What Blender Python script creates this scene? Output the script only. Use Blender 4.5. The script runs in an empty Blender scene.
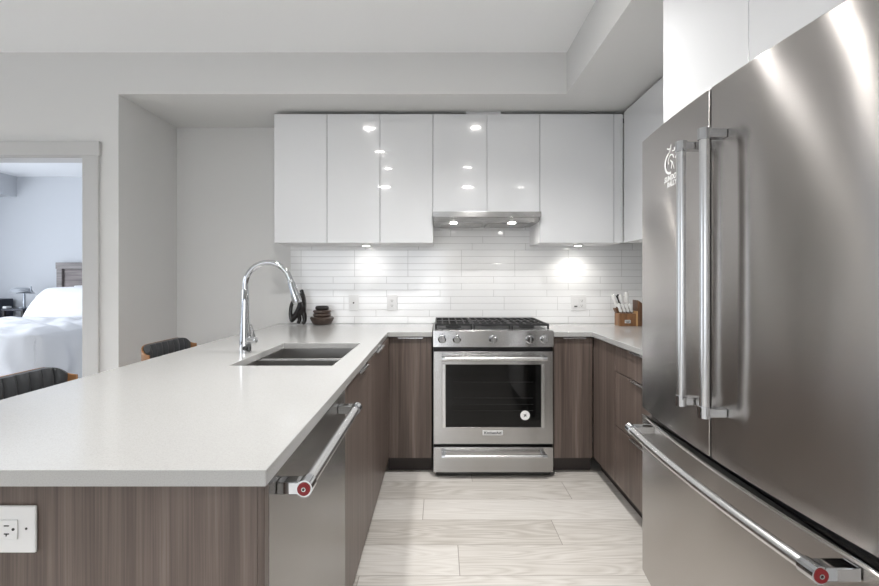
import bpy, bmesh, math, random
from mathutils import Vector, Matrix
random.seed(7)
sc = bpy.context.scene
C = sc.collection
PI = math.pi

# ------------------------------------------------------------------ camera, world, lights, exposure
EYE = 1.25
cd = bpy.data.cameras.new('camera'); cam = bpy.data.objects.new('camera', cd); C.objects.link(cam)
cam.location = (0, 0, EYE); cam.rotation_euler = (PI/2, 0, 0)
cd.sensor_width = 36; cd.lens = 36*450/879
cd.shift_x = -0.0005; cd.shift_y = -14/879; cd.clip_start = 0.02
sc.camera = cam
w = bpy.data.worlds.new('world'); sc.world = w; w.use_nodes = True
w.node_tree.nodes['Background'].inputs[0].default_value = (.80, .88, 1, 1)
w.node_tree.nodes['Background'].inputs[1].default_value = 1.0
sc.view_settings.view_transform = 'Standard'; sc.view_settings.look = 'None'
sc.cycles.diffuse_bounces = 7; sc.view_settings.gamma = 1; sc.view_settings.exposure = 0.69
sc.view_settings.use_curve_mapping = False

def area(name, loc, rot, sx, sy, energy, col=(1, 1, 1), spread=PI):
    l = bpy.data.lights.new(name, 'AREA'); l.shape = 'RECTANGLE'; l.size = sx; l.size_y = sy
    l.energy = energy; l.color = col; l.spread = spread
    o = bpy.data.objects.new(name, l); C.objects.link(o); o.location = loc; o.rotation_euler = rot
    return o
# added area lights as daylight fill at unseen windows: behind the camera, on the living-room side and in the bedroom
area('daylight_fill_rear', (-1.6, -4.05, 1.25), (math.radians(52), 0, 0), 3.4, 1.6, 25, (.97, .985, 1), math.radians(110))
area('daylight_fill_left', (-4.6, 0.7, 1.3), (0, -math.radians(42), 0), 1.9, 3.4, 44, (.97, .985, 1), math.radians(95))
area('daylight_fill_bedroom', (-6.5, 3.75, 1.45), (0, -math.radians(85), 0), 1.5, 1.4, 52, (.86, .92, 1))

# ------------------------------------------------------------------ helpers
class MB:
    def __init__(s): s.v = []; s.f = []
    def add(s, vs, fs):
        n = len(s.v); s.v += [tuple(v) for v in vs]; s.f += [tuple(i+n for i in f) for f in fs]; return s
    def box(s, x0, x1, y0, y1, z0, z1):
        vs = [(x, y, z) for z in (z0, z1) for y in (y0, y1) for x in (x0, x1)]
        return s.add(vs, [(0,2,3,1),(4,5,7,6),(0,1,5,4),(2,6,7,3),(0,4,6,2),(1,3,7,5)])
    def tube(s, pts, rad, seg=16, caps=True):
        pts = [Vector(p) for p in pts]
        if not hasattr(rad, '__len__'): rad = [rad]*len(pts)
        rings = []; prev = None
        for i, p in enumerate(pts):
            a = pts[max(0, i-1)]; b = pts[min(len(pts)-1, i+1)]; t = (b-a).normalized()
            if prev is None:
                u = t.cross(Vector((0, 0, 1)))
                if u.length < .1: u = t.cross(Vector((0, 1, 0)))
            else:
                u = prev - t*prev.dot(t)
            u.normalize(); prev = u; wv = t.cross(u)
            rings.append([p + (u*math.cos(2*PI*k/seg) + wv*math.sin(2*PI*k/seg))*rad[i] for k in range(seg)])
        vs = [v for r in rings for v in r]; fs = []
        for i in range(len(pts)-1):
            for k in range(seg):
                a = i*seg+k; b = i*seg+(k+1) % seg
                fs.append((a, a+seg, b+seg, b))
        if caps:
            fs.append(tuple(range(seg))); fs.append(tuple(reversed(range((len(pts)-1)*seg, len(pts)*seg))))
        return s.add(vs, fs)
    def lathe(s, prof, c=(0, 0, 0), axis='z', seg=32):
        vs = []
        for r, h in prof:
            r = max(r, 1e-5)
            for k in range(seg):
                a = 2*PI*k/seg; x, y = r*math.cos(a), r*math.sin(a)
                p = {'z': (x, y, h), 'y': (x, h, y), 'x': (h, x, y)}[axis]
                vs.append((p[0]+c[0], p[1]+c[1], p[2]+c[2]))
        fs = []
        for i in range(len(prof)-1):
            for k in range(seg):
                a = i*seg+k; b = i*seg+(k+1) % seg; fs.append((a, b, b+seg, a+seg))
        fs.append(tuple(reversed(range(seg)))); n = (len(prof)-1)*seg; fs.append(tuple(range(n, n+seg)))
        return s.add(vs, fs)
    def prism(s, poly, a0, a1, axis='z'):
        n = len(poly)
        def P(u, v, h): return {'z': (u, v, h), 'y': (u, h, v), 'x': (h, u, v)}[axis]
        vs = [P(u, v, a0) for u, v in poly] + [P(u, v, a1) for u, v in poly]
        fs = [tuple(reversed(range(n))), tuple(range(n, 2*n))] + [(i, (i+1) % n, (i+1) % n+n, i+n) for i in range(n)]
        return s.add(vs, fs)
    def cells(s, xs, ys, keep, z0, z1):
        nx, ny = len(xs), len(ys); top = {}; bot = {}
        K = lambda i, j: 0 <= i < nx-1 and 0 <= j < ny-1 and keep(i, j)
        vs = []; fs = []
        def T(i, j):
            if (i, j) not in top: top[(i, j)] = len(vs); vs.append((xs[i], ys[j], z1))
            return top[(i, j)]
        def Bt(i, j):
            if (i, j) not in bot: bot[(i, j)] = len(vs); vs.append((xs[i], ys[j], z0))
            return bot[(i, j)]
        for i in range(nx-1):
            for j in range(ny-1):
                if not K(i, j): continue
                fs.append((T(i,j), T(i+1,j), T(i+1,j+1), T(i,j+1)))
                fs.append((Bt(i,j), Bt(i,j+1), Bt(i+1,j+1), Bt(i+1,j)))
                if not K(i, j-1): fs.append((Bt(i,j), Bt(i+1,j), T(i+1,j), T(i,j)))
                if not K(i, j+1): fs.append((Bt(i+1,j+1), Bt(i,j+1), T(i,j+1), T(i+1,j+1)))
                if not K(i-1, j): fs.append((Bt(i,j+1), Bt(i,j), T(i,j), T(i,j+1)))
                if not K(i+1, j): fs.append((Bt(i+1,j), Bt(i+1,j+1), T(i+1,j+1), T(i+1,j)))
        return s.add(vs, fs)
    def xf(s, M):
        s.v = [tuple(M @ Vector(v)) for v in s.v]; return s
    def build(s, name, mat, parent=None, bev=0, smooth=False, org=None, seg=2):
        off = Vector((0, 0, 0)); q = parent
        while q: off += q.location; q = q.parent
        vs = [Vector(v) for v in s.v]
        o_loc = Vector((0, 0, 0))
        if parent is None and org != 0:
            xs = [v.x for v in vs]; ys = [v.y for v in vs]; zs = [v.z for v in vs]
            o_loc = Vector(((min(xs)+max(xs))/2, (min(ys)+max(ys))/2, min(zs)))
            off = o_loc
        me = bpy.data.meshes.new(name); me.from_pydata([tuple(v-off) for v in vs], [], s.f)
        bm = bmesh.new(); bm.from_mesh(me); bmesh.ops.recalc_face_normals(bm, faces=bm.faces); bm.to_mesh(me); bm.free()
        me.materials.append(mat)
        if smooth:
            for p in me.polygons: p.use_smooth = True
            me.set_sharp_from_angle(angle=math.radians(38))
        o = bpy.data.objects.new(name, me); C.objects.link(o); o.location = o_loc
        if parent: o.parent = parent
        if bev:
            m = o.modifiers.new('bevel', 'BEVEL'); m.width = bev; m.segments = seg; m.limit_method = 'ANGLE'
            m.angle_limit = math.radians(40)
        return o
def box(*a): return MB().box(*a)
def tag(o, label=None, cat=None, group=None, kind=None):
    for k, v in (('label', label), ('category', cat), ('group', group), ('kind', kind)):
        if v: o[k] = v
    return o
def thing(name, label, cat, loc, group=None):
    o = bpy.data.objects.new(name, None); C.objects.link(o); o.location = loc; o.empty_display_size = .1
    return tag(o, label, cat, group)
def struct(name, mb, mat, **k): return tag(mb.build(name, mat, org=0, **k), kind='structure')
def copy_tree(o, parent=None):
    c = o.copy(); C.objects.link(c)
    if parent: c.parent = parent
    for ch in [x for x in o.children]: copy_tree(ch, c)
    return c
def text_mb(body, size, M, depth=.0006, shear=0, align='CENTER', bold=0):
    cu = bpy.data.curves.new('t', 'FONT'); cu.body = body; cu.size = size; cu.extrude = depth; cu.shear = shear
    cu.align_x = align; cu.align_y = 'CENTER'; cu.resolution_u = 3; cu.offset = bold
    o = bpy.data.objects.new('t', cu); C.objects.link(o)
    bpy.context.view_layer.update()
    me = bpy.data.meshes.new_from_object(o.evaluated_get(bpy.context.evaluated_depsgraph_get()))
    mb = MB(); mb.add([M @ v.co for v in me.vertices], [tuple(p.vertices) for p in me.polygons])
    bpy.data.objects.remove(o); bpy.data.curves.remove(cu); bpy.data.meshes.remove(me)
    return mb
M_FRONT = lambda x, y, z: Matrix.Translation((x, y, z)) @ Matrix.Rotation(PI/2, 4, 'X')

# ------------------------------------------------------------------ materials
def mat(name, col, rough=.5, metal=0, **kw):
    m = bpy.data.materials.new(name); m.use_nodes = True; b = m.node_tree.nodes['Principled BSDF']
    b.inputs['Base Color'].default_value = (*col, 1); b.inputs['Roughness'].default_value = rough
    b.inputs['Metallic'].default_value = metal
    for k, v in kw.items(): b.inputs[k.replace('_', ' ')].default_value = v
    return m
class N:
    def __init__(s, m): s.t = m.node_tree; s.b = s.t.nodes['Principled BSDF']
    def n(s, typ, **kw):
        x = s.t.nodes.new(typ)
        for k, v in kw.items():
            if k[0] == '_': x.inputs[int(k[1:])].default_value = v
            else: setattr(x, k, v)
        return x
    def l(s, a, b): s.t.links.new(a, b)
    def math(s, op, a, b=None):
        x = s.n('ShaderNodeMath', operation=op)
        for i, q in enumerate((a, b)):
            if q is None: continue
            if isinstance(q, (int, float)): x.inputs[i].default_value = q
            else: s.l(q, x.inputs[i])
        return x.outputs[0]
    def coords(s, scale=(1, 1, 1)):
        tc = s.n('ShaderNodeTexCoord'); mp = s.n('ShaderNodeMapping'); mp.inputs['Scale'].default_value = scale
        s.l(tc.outputs['Object'], mp.inputs[0]); return mp.outputs[0]
    def noise(s, vec, scale, detail=3, rough=.5, dist=0):
        x = s.n('ShaderNodeTexNoise'); x.inputs['Scale'].default_value = scale; x.inputs['Detail'].default_value = detail
        x.inputs['Roughness'].default_value = rough; x.inputs['Distortion'].default_value = dist
        s.l(vec, x.inputs['Vector']); return x.outputs['Fac']
    def ramp(s, fac, stops):
        x = s.n('ShaderNodeValToRGB'); e = x.color_ramp.elements
        while len(e) < len(stops): e.new(.5)
        for k, (p, c) in zip(e, stops): k.position = p; k.color = (*c, 1)
        s.l(fac, x.inputs[0]); return x.outputs[0]
    def bump(s, h, strength, dist=.01):
        x = s.n('ShaderNodeBump'); x.inputs['Strength'].default_value = strength; x.inputs['Distance'].default_value = dist
        s.l(h, x.inputs['Height']); s.l(x.outputs[0], s.b.inputs['Normal']); return x

def paint(name, col, rough=.75):
    m = mat(name, col, rough); n = N(m)
    n.bump(n.noise(n.coords(), 260, 2), .06, .002); return m
WALL = paint('wall_paint', (.70, .70, .693)); CEIL = paint('ceiling_paint', (.89, .90, .91))
TRIM = mat('trim_paint', (.57, .57, .565), .35)
BEDWALL = paint('bedroom_paint', (.58, .595, .62))

GLOSS = mat('gloss_white_cabinet', (.76, .77, .785), .12, Coat_Weight=1.0, Coat_Roughness=.02)
CARC = mat('cabinet_white', (.78, .78, .785), .4)
GAPSHADE = mat('recess_shade', (.02, .02, .02), .7)  # near-black colour standing in for shade inside the gaps

def quartz():
    m = mat('quartz', (.70, .70, .69), .13, Specular_IOR_Level=.6); n = N(m); co = n.coords()
    f = n.noise(co, 420, 2, .6); f2 = n.noise(co, 5, 2)
    c = n.ramp(f, [(.30, (.40, .396, .388)), (.5, (.44, .44, .433)), (.7, (.46, .46, .455))])
    n.l(c, n.b.inputs['Base Color']); return m
QUARTZ = quartz()

def laminate():
    m = mat('taupe_wood_laminate', (.12, .09, .08), .38); n = N(m)
    a = n.noise(n.coords((34, 34, .9)), 1, 4, .6); b = n.noise(n.coords((260, 260, 3)), 1, 3, .6)
    d = n.noise(n.coords((9, 9, .35)), 1, 2)
    s = n.math('ADD', n.math('MULTIPLY', a, .45), n.math('ADD', n.math('MULTIPLY', b, .35), n.math('MULTIPLY', d, .2)))
    c = n.ramp(s, [(.30, (.056, .040, .033)), (.46, (.110, .082, .069)), (.56, (.158, .121, .104)), (.70, (.25, .203, .180))])
    n.l(c, n.b.inputs['Base Color']); n.bump(b, .12, .002); return m
WOOD = laminate()

def steel(name, col, rough, wav=0.0, aniso=.85, brush=.03):
    m = mat(name, col, rough, 1.0, Anisotropic=aniso); n = N(m)
    t = n.n('ShaderNodeCombineXYZ'); t.inputs[2].default_value = 1; n.l(t.outputs[0], n.b.inputs['Tangent'])
    f = n.noise(n.coords((2.5, 2.5, 700)), 1, 2, .6)
    r = n.math('ADD', n.math('MULTIPLY', f, brush*2), rough-brush); n.l(r, n.b.inputs['Roughness'])
    h = n.math('MULTIPLY', f, .00003)
    if wav:
        g = n.noise(n.coords((1, 1, .55)), 3.2, 1, .4)
        h = n.math('ADD', h, n.math('MULTIPLY', g, wav))
    n.bump(h, 1.0, 1.0); return m
STEEL = steel('brushed_steel', (.46, .455, .45), .24)
FSTEEL = steel('fridge_steel', (.50, .475, .455), .21, wav=.007, aniso=1.0, brush=.012)
DSTEEL = steel('dishwasher_steel', (.30, .288, .28), .25, wav=.002)
SINKSTEEL = mat('sink_steel', (.45, .44, .43), .32, 1)
CHROME = mat('chrome', (.56, .57, .585), .06, 1)
BAR = mat('satin_steel_bar', (.66, .66, .66), .27, 1)
BLACK = mat('black_enamel', (.012, .012, .013), .3)
IRON = mat('cast_iron', (.016, .016, .017), .55)
OVENGLASS = mat('oven_glass', (.004, .004, .004), .05, Specular_IOR_Level=.28)
RACK = mat('oven_rack', (.045, .045, .045), .4, .5)
RED = mat('red_enamel', (.22, .004, .008), .4)
PLASTIC = mat('white_plastic', (.74, .74, .74), .3)
DARKP = mat('dark_plastic', (.03, .03, .03), .5)
KICK = mat('toe_kick', (.045, .035, .032), .5)
WHITEDEC = mat('white_vinyl', (.85, .85, .85), .5)
WALNUT = mat('walnut', (.30, .14, .05), .35, Coat_Weight=.3)
LEATHER = mat('charcoal_leather', (.045, .048, .052), .42)
LEGM = mat('black_metal', (.02, .02, .02), .4, .6)
BEDDING = mat('white_bedding', (.90, .90, .92), .9)
def emis(name, col, st):
    m = mat(name, (1, 1, 1), .5); b = m.node_tree.nodes['Principled BSDF']
    b.inputs['Emission Color'].default_value = (*col, 1); b.inputs['Emission Strength'].default_value = st; return m
LAMP = emis('lamp_glow', (1, .97, .92), 35)

def tiles():
    m = mat('white_tile', (.75, .75, .75), .12, Coat_Weight=.5); n = N(m)
    tc = n.n('ShaderNodeTexCoord'); sp = n.n('ShaderNodeSeparateXYZ'); n.l(tc.outputs['Object'], sp.inputs[0])
    TH = .0505; TW = .405
    row = n.math('FLOOR', n.math('DIVIDE', n.math('SUBTRACT', sp.outputs[2], .914), TH))
    fz = n.math('FRACT', n.math('DIVIDE', n.math('SUBTRACT', sp.outputs[2], .914), TH))
    wn = n.n('ShaderNodeTexWhiteNoise', noise_dimensions='1D'); n.l(row, wn.inputs['W'])
    u = n.math('DIVIDE', n.math('ADD', sp.outputs[0], n.math('MULTIPLY', n.math('ROUND', n.math('MULTIPLY', wn.outputs[0], 5)), TW/5)), TW)
    fx = n.math('FRACT', u)
    dz = n.math('MULTIPLY', n.math('MINIMUM', fz, n.math('SUBTRACT', 1, fz)), TH)
    dx = n.math('MULTIPLY', n.math('MINIMUM', fx, n.math('SUBTRACT', 1, fx)), TW)
    d = n.math('MINIMUM', dz, dx)
    sm = n.n('ShaderNodeMapRange', interpolation_type='SMOOTHSTEP'); n.l(d, sm.inputs[0])
    sm.inputs[1].default_value = .0009; sm.inputs[2].default_value = .0022
    c = n.ramp(sm.outputs[0], [(0, (.58, .58, .58)), (1, (.87, .875, .88))]); n.l(c, n.b.inputs['Base Color'])
    idv = n.n('ShaderNodeTexWhiteNoise', noise_dimensions='2D'); cb = n.n('ShaderNodeCombineXYZ')
    n.l(n.math('FLOOR', u), cb.inputs[0]); n.l(row, cb.inputs[1]); n.l(cb.outputs[0], idv.inputs['Vector'])
    # each tile sits very slightly tilted
    tilt = n.math('MULTIPLY', n.math('MULTIPLY', n.math('SUBTRACT', idv.outputs[0], .5), n.math('SUBTRACT', fz, .5)), .0012)
    sm2 = n.n('ShaderNodeMapRange', interpolation_type='SMOOTHSTEP'); n.l(d, sm2.inputs[0])
    sm2.inputs[1].default_value = 0; sm2.inputs[2].default_value = .0035
    n.bump(n.math('ADD', tilt, n.math('MULTIPLY', sm2.outputs[0], .0012)), .8, 1.0); return m
TILE = tiles()

def planks():
    m = mat('pale_oak_planks', (.6, .55, .5), .34); n = N(m)
    tc = n.n('ShaderNodeTexCoord'); sp = n.n('ShaderNodeSeparateXYZ'); n.l(tc.outputs['Object'], sp.inputs[0])
    W, L = .22, 1.25
    v = n.math('DIVIDE', n.math('SUBTRACT', sp.outputs[1], .135), W)
    row = n.math('FLOOR', v); fy = n.math('FRACT', v)
    wn = n.n('ShaderNodeTexWhiteNoise', noise_dimensions='1D'); n.l(row, wn.inputs['W'])
    off = n.math('MULTIPLY', wn.outputs[0], L)
    for k, j in ((7, -.34), (8, .084), (9, .577), (10, -.09), (11, .75), (12, .2)):
        cmp_ = n.math('COMPARE', row, float(k)); cmp_.node.inputs[2].default_value = .5
        mxk = n.n('ShaderNodeMix', data_type='FLOAT'); n.l(cmp_, mxk.inputs[0]); n.l(off, mxk.inputs[2]); mxk.inputs[3].default_value = -j
        off = mxk.outputs[0]
    u = n.math('DIVIDE', n.math('ADD', sp.outputs[0], off), L)
    fx = n.math('FRACT', u); col = n.math('FLOOR', u)
    dy = n.math('MULTIPLY', n.math('MINIMUM', fy, n.math('SUBTRACT', 1, fy)), W)
    dx = n.math('MULTIPLY', n.math('MINIMUM', fx, n.math('SUBTRACT', 1, fx)), L)
    d = n.math('MINIMUM', dy, dx)
    cb = n.n('ShaderNodeCombineXYZ'); n.l(col, cb.inputs[0]); n.l(row, cb.inputs[1])
    idn = n.n('ShaderNodeTexWhiteNoise', noise_dimensions='2D'); n.l(cb.outputs[0], idn.inputs['Vector'])
    # grain: distorted rings stretched along the plank
    g = n.n('ShaderNodeCombineXYZ')
    n.l(n.math('ADD', n.math('MULTIPLY', sp.outputs[0], .9), n.math('MULTIPLY', idn.outputs[0], 31)), g.inputs[0])
    n.l(n.math('MULTIPLY', sp.outputs[1], 9), g.inputs[1]); n.l(n.math('MULTIPLY', idn.outputs[0], 57), g.inputs[2])
    big = n.noise(g.outputs[0], 1.1, 1, .4, .3)
    rings = n.math('FRACT', n.math('MULTIPLY', big, 16))
    rings = n.math('ABSOLUTE', n.math('SUBTRACT', rings, .5))
    g2 = n.n('ShaderNodeCombineXYZ'); n.l(n.math('MULTIPLY', sp.outputs[0], 5), g2.inputs[0]); n.l(n.math('MULTIPLY', sp.outputs[1], 160), g2.inputs[1])
    n.l(n.math('MULTIPLY', idn.outputs[0], 57), g2.inputs[2])
    fine = n.noise(g2.outputs[0], 1, 3, .6)
    s = n.math('ADD', n.math('ADD', n.math('MULTIPLY', rings, .42), n.math('MULTIPLY', fine, .55)), n.math('MULTIPLY', n.math('SUBTRACT', idn.outputs[0], .5), .26))
    c = n.ramp(s, [(.15, (.46, .43, .39)), (.36, (.60, .572, .535)), (.6, (.70, .677, .645))])
    sm = n.n('ShaderNodeMapRange', interpolation_type='SMOOTHSTEP'); n.l(d, sm.inputs[0])
    sm.inputs[1].default_value = .0006; sm.inputs[2].default_value = .0025
    mx = n.n('ShaderNodeMix', data_type='RGBA'); n.l(sm.outputs[0], mx.inputs[0])
    mx.inputs[6].default_value = (.27, .24, .21, 1); n.l(c, mx.inputs[7]); n.l(mx.outputs[2], n.b.inputs['Base Color'])
    n.bump(n.math('ADD', n.math('MULTIPLY', sm.outputs[0], .001), n.math('MULTIPLY', fine, .0002)), .5, 1.0); return m
PLANK = planks()

def woodgrain(name, c0, c1, sc_=(3, 60, 60), rough=.5):
    m = mat(name, c0, rough); n = N(m)
    f = n.noise(n.coords(sc_), 1, 4, .6, .4)
    n.l(n.ramp(f, [(.3, c0), (.7, c1)]), n.b.inputs['Base Color']); return m
GREYOAK = woodgrain('grey_weathered_oak', (.13, .115, .11), (.30, .27, .26), (2, 30, 30))
BLOCKW = woodgrain('warm_block_wood', (.15, .065, .024), (.30, .145, .058), (40, 40, 6), .4)
BLOCKD = woodgrain('dark_block_wood', (.08, .036, .016), (.16, .075, .034), (40, 40, 6), .4)
BRONZE = mat('bronze_brown_glaze', (.070, .046, .036), .34, .3, Coat_Weight=.4)
BRONZED = mat('dark_glaze', (.02, .016, .015), .3)
FIG = mat('black_glazed_ceramic', (.012, .009, .009), .14)
NAVY = mat('dark_navy_lacquer', (.012, .016, .03), .4)

# ------------------------------------------------------------------ the room
YW, YS, CEILZ, SOFZ = 3.42, 2.80, 2.66, 2.40
struct('floor', box(-6.7, 1.75, -4.3, 6.35, -.1, 0), PLANK)
struct('ceiling', box(-6.7, 1.75, -4.3, 6.35, CEILZ, CEILZ+.1), CEIL)
struct('wall_back', box(-2.0, 1.6, YW, YW+.12, 0, CEILZ), WALL)
struct('wall_right', box(1.6, 1.72, -4.2, YW+.12, 0, CEILZ), WALL)
wl = MB().box(-4.7, -3.03, YS, YS+.12, 0, CEILZ).box(-3.03, -2.213, YS, YS+.12, 2.012, CEILZ).box(-2.213, -2.0, YS, YS+.12, 0, CEILZ)
wl.box(-2.12, -2.0, YS+.12, YW+.12, 0, CEILZ)
struct('wall_left', wl, WALL)
struct('wall_bulkhead', MB().box(-2.0, 1.6, YS, YW, SOFZ, CEILZ).box(.79, 1.6, -4.2, YS, SOFZ, CEILZ), WALL)
struct('wall_backsplash', box(-1.132, 1.599, YW-.008, YW-.0005, .9145, 1.80), TILE)
# rear wall and side wall of the living room, with unseen windows placed for the light
def wall_with_window(name, wname, axis, c0, c1, a0, a1, w0, w1, z0, z1, m, pos_in):
    def bx(mb, u0, u1, za, zb, d0=c0, d1=c1):
        return mb.box(u0, u1, d0, d1, za, zb) if axis == 'y' else mb.box(d0, d1, u0, u1, za, zb)
    mb = MB(); bx(mb, a0, w0, 0, CEILZ); bx(mb, w1, a1, 0, CEILZ); bx(mb, w0, w1, 0, z0); bx(mb, w0, w1, z1, CEILZ)
    struct(name, mb, m)
    cm = (c0+c1)/2; fr = MB(); t = .05
    bx(fr, w0, w1, z0, z0+t, cm-.03, cm+.03); bx(fr, w0, w1, z1-t, z1, cm-.03, cm+.03)
    nn = 3
    for i in range(nn+1):
        u = w0+(w1-w0)*i/nn; bx(fr, max(w0, u-t/2), min(w1, u+t/2), z0+t, z1-t, cm-.03, cm+.03)
    f = struct(wname, fr, TRIM)
    g = MB(); bx(g, w0+.03, w1-.03, z0+.04, z1-.04, cm-.003, cm+.003)
    gl = g.build('pane', GLASS, f)
GLASS = mat('window_glass', (1, 1, 1), 0.0, Transmission_Weight=1.0, IOR=1.45)
wall_with_window('wall_rear', 'unseen_window_1', 'y', -4.3, -4.18, -4.7, 1.6, -3.4, .2, .35, 2.1, WALL, 1)
wall_with_window('wall_side', 'unseen_window_2', 'x', -4.82, -4.7, -4.3, YS+.12, -1.1, 2.5, .3, 2.3, WALL, 1)
wall_with_window('wall_bedroom_left', 'unseen_window_3', 'x', -6.72, -6.6, YS+.12, 6.2, 3.05, 4.6, .7, 2.25, BEDWALL, 1)  # unseen bedroom window, placed to light the foot of the bed
struct('wall_bedroom_back', box(-6.7, -1.9, 6.2, 6.32, 0, CEILZ), BEDWALL)
struct('wall_bedroom_right', box(-2.12, -2.0, YW+.12, 6.2, 0, CEILZ), BEDWALL)
struct('wall_bedroom_front', box(-6.6, -4.7, YS, YS+.12, 0, CEILZ), BEDWALL)
struct('wall_bedroom_bulkhead', box(-6.6, -5.83, YS+.12, 6.2, 2.38, CEILZ), BEDWALL)
# door casing (the opening has no leaf in view) and jamb lining
struct('trim_1', MB().box(-2.213, -2.114, YS-.018, YS, 0, 2.012).box(-3.155, -3.03, YS-.018, YS, 0, 2.012)
       .box(-3.17, -2.106, YS-.022, YS, 2.012, 2.102), TRIM, bev=.003)
struct('trim_2', MB().box(-2.221, -2.213, YS, YS+.12, 0, 2.012).box(-3.03, -3.022, YS, YS+.12, 0, 2.012).box(-3.022, -2.221, YS, YS+.12, 2.004, 2.012), TRIM)
struct('baseboard_left', MB().box(-2.12, -2.0, YS-.014, YS-.0, 0, .12).box(-2.0, -1.988, YS-.014, YW-.014, 0, .12), TRIM)
struct('baseboard_back', box(-2.0, -.96, YW-.014, YW, 0, .12), TRIM)

# recessed ceiling lights (their reflections show in the gloss doors)
def downlight(x, y, r, e, where, spot=True):
    t = thing('recessed_light', where, 'ceiling light', (x, y, CEILZ), 'recessed lights in the ceiling')
    MB().lathe([(r+.018, CEILZ-.0005), (r+.018, CEILZ-.006), (r+.002, CEILZ-.008), (r+.002, CEILZ-.0005)], (x, y, 0)).build('trim_ring', TRIM, t, smooth=True)
    MB().lathe([(r, CEILZ-.001), (r, CEILZ-.005)], (x, y, 0)).build('diffuser', LAMP, t)
    l = bpy.data.lights.new('light', 'SPOT'); l.energy = e; l.spot_size = math.radians(110 if y < 1.5 else 142 if x < 0 else 130); l.spot_blend = 1.0
    l.shadow_soft_size = r*.9; l.color = (1, .98, .955)
    o = bpy.data.objects.new('light', l); C.objects.link(o); o.parent = t; o.location = (0, 0, -.02)
for x, y, r, e, lb in ((-.66, 1.92, .05, 36, 'small recessed ceiling light above the sink end of the peninsula'),
                   (-.66, 1.16, .05, 24, 'small recessed ceiling light above the middle of the peninsula'),
                   (-.66, .40, .05, 14, 'small recessed ceiling light above the near end of the peninsula'),
                   (.33, 1.95, .05, 92, 'small recessed ceiling light in the aisle in front of the stove'),
                   (.35, .46, .05, 12, 'small recessed ceiling light above the near end of the aisle, between fridge and dishwasher'),
                   (-.85, -.75, .09, 14, 'large round ceiling light behind the peninsula end'),
                   (.43, -.75, .09, 14, 'large round ceiling light behind the aisle')):
    downlight(x, y, r, e, lb)

# ------------------------------------------------------------------ base cabinets
ZT, ZK = .882, .106
FX, RX, FY = -.325, .985, 2.875      # door faces: peninsula, right run, back run
def carcass(x0, x1, y0, y1, z0, z1):
    t = .016
    return MB().box(x0, x1, y0, y1, z0, z0+t).box(x0, x0+t, y0, y1, z0+t, z1).box(x1-t, x1, y0, y1, z0+t, z1) \
        .box(x0+t, x1-t, y0, y0+t, z0+t, z1).box(x0+t, x1-t, y1-t, y1, z0+t, z1)
def pull(axis, c0, c1, face, z, sign, parent):
    # folded edge pull: a flat lip over the top of the door and a small down-turned grip
    mb = MB()
    if axis == 'x':   # runs along x on a door that faces -y
        mb.box(c0, c1, face-.014, face+.012, z, z+.0022).box(c0, c1, face-.014, face-.0118, z-.006, z)
    else:             # runs along y, sign = direction the face looks
        a, b = sorted((face+sign*.014, face-sign*.012)); mb.box(a, b, c0, c1, z, z+.0022)
        a, b = sorted((face+sign*.014, face+sign*.0118)); mb.box(a, b, c0, c1, z-.006, z)
    return mb.build('handle', BAR, parent)
ZD = ZT-.006
def kick(parent, *a): return box(*a).build('toe_kick', KICK, parent)
# peninsula: two doors facing the aisle
t = thing('base_cabinet', 'two door taupe wood grain cabinet under the sink, between dishwasher and inner corner', 'cabinet', (-.62, 2.19, 0), 'base cabinets')
carcass(-.92, FX-.02, 1.532, 2.85, ZK, ZT).build('body', WOOD, t)
for y0, y1, p0, p1 in ((1.532, 2.0285, 1.79, 1.97), (2.0315, 2.85, 2.28, 2.55)):
    d = box(FX-.0185, FX, y0, y1, ZK, ZD).build('door', WOOD, t, bev=.001); pull('y', p0, p1, FX, ZD, 1, d)
kick(t, -.92, FX-.07, 1.532, 2.84, 0, ZK-.001)
# back run left of the range
t = thing('base_cabinet', 'taupe wood grain cabinet left of the stove', 'cabinet', (-.19, 3.1, 0), 'base cabinets')
carcass(-.338, -.052, FY+.02, 3.40, ZK, ZT).build('body', WOOD, t)
d = box(-.336, -.053, FY, FY+.0185, ZK, ZD).build('door', WOOD, t, bev=.001); pull('x', -.268, -.108, FY, ZD, -1, d)
kick(t, -.338, -.052, FY+.07, FY+.09, 0, ZK-.001)
box(-.345, -.3375, FY-.02, FY+.02, ZK, ZT).build('filler', GAPSHADE, t)  # near-black strip painting in the shade of the inner corner gap
# back run right of the range
t = thing('base_cabinet', 'taupe wood grain cabinet right of the stove', 'cabinet', (.85, 3.1, 0), 'base cabinets')
carcass(.726, .975, FY+.02, 3.40, ZK, ZT).build('body', WOOD, t)
d = box(.727, .974, FY, FY+.0185, ZK, ZD).build('door', WOOD, t, bev=.001); pull('x', .785, .93, FY, ZD, -1, d)
kick(t, .726, .985, FY+.07, FY+.09, 0, ZK-.001)
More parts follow.
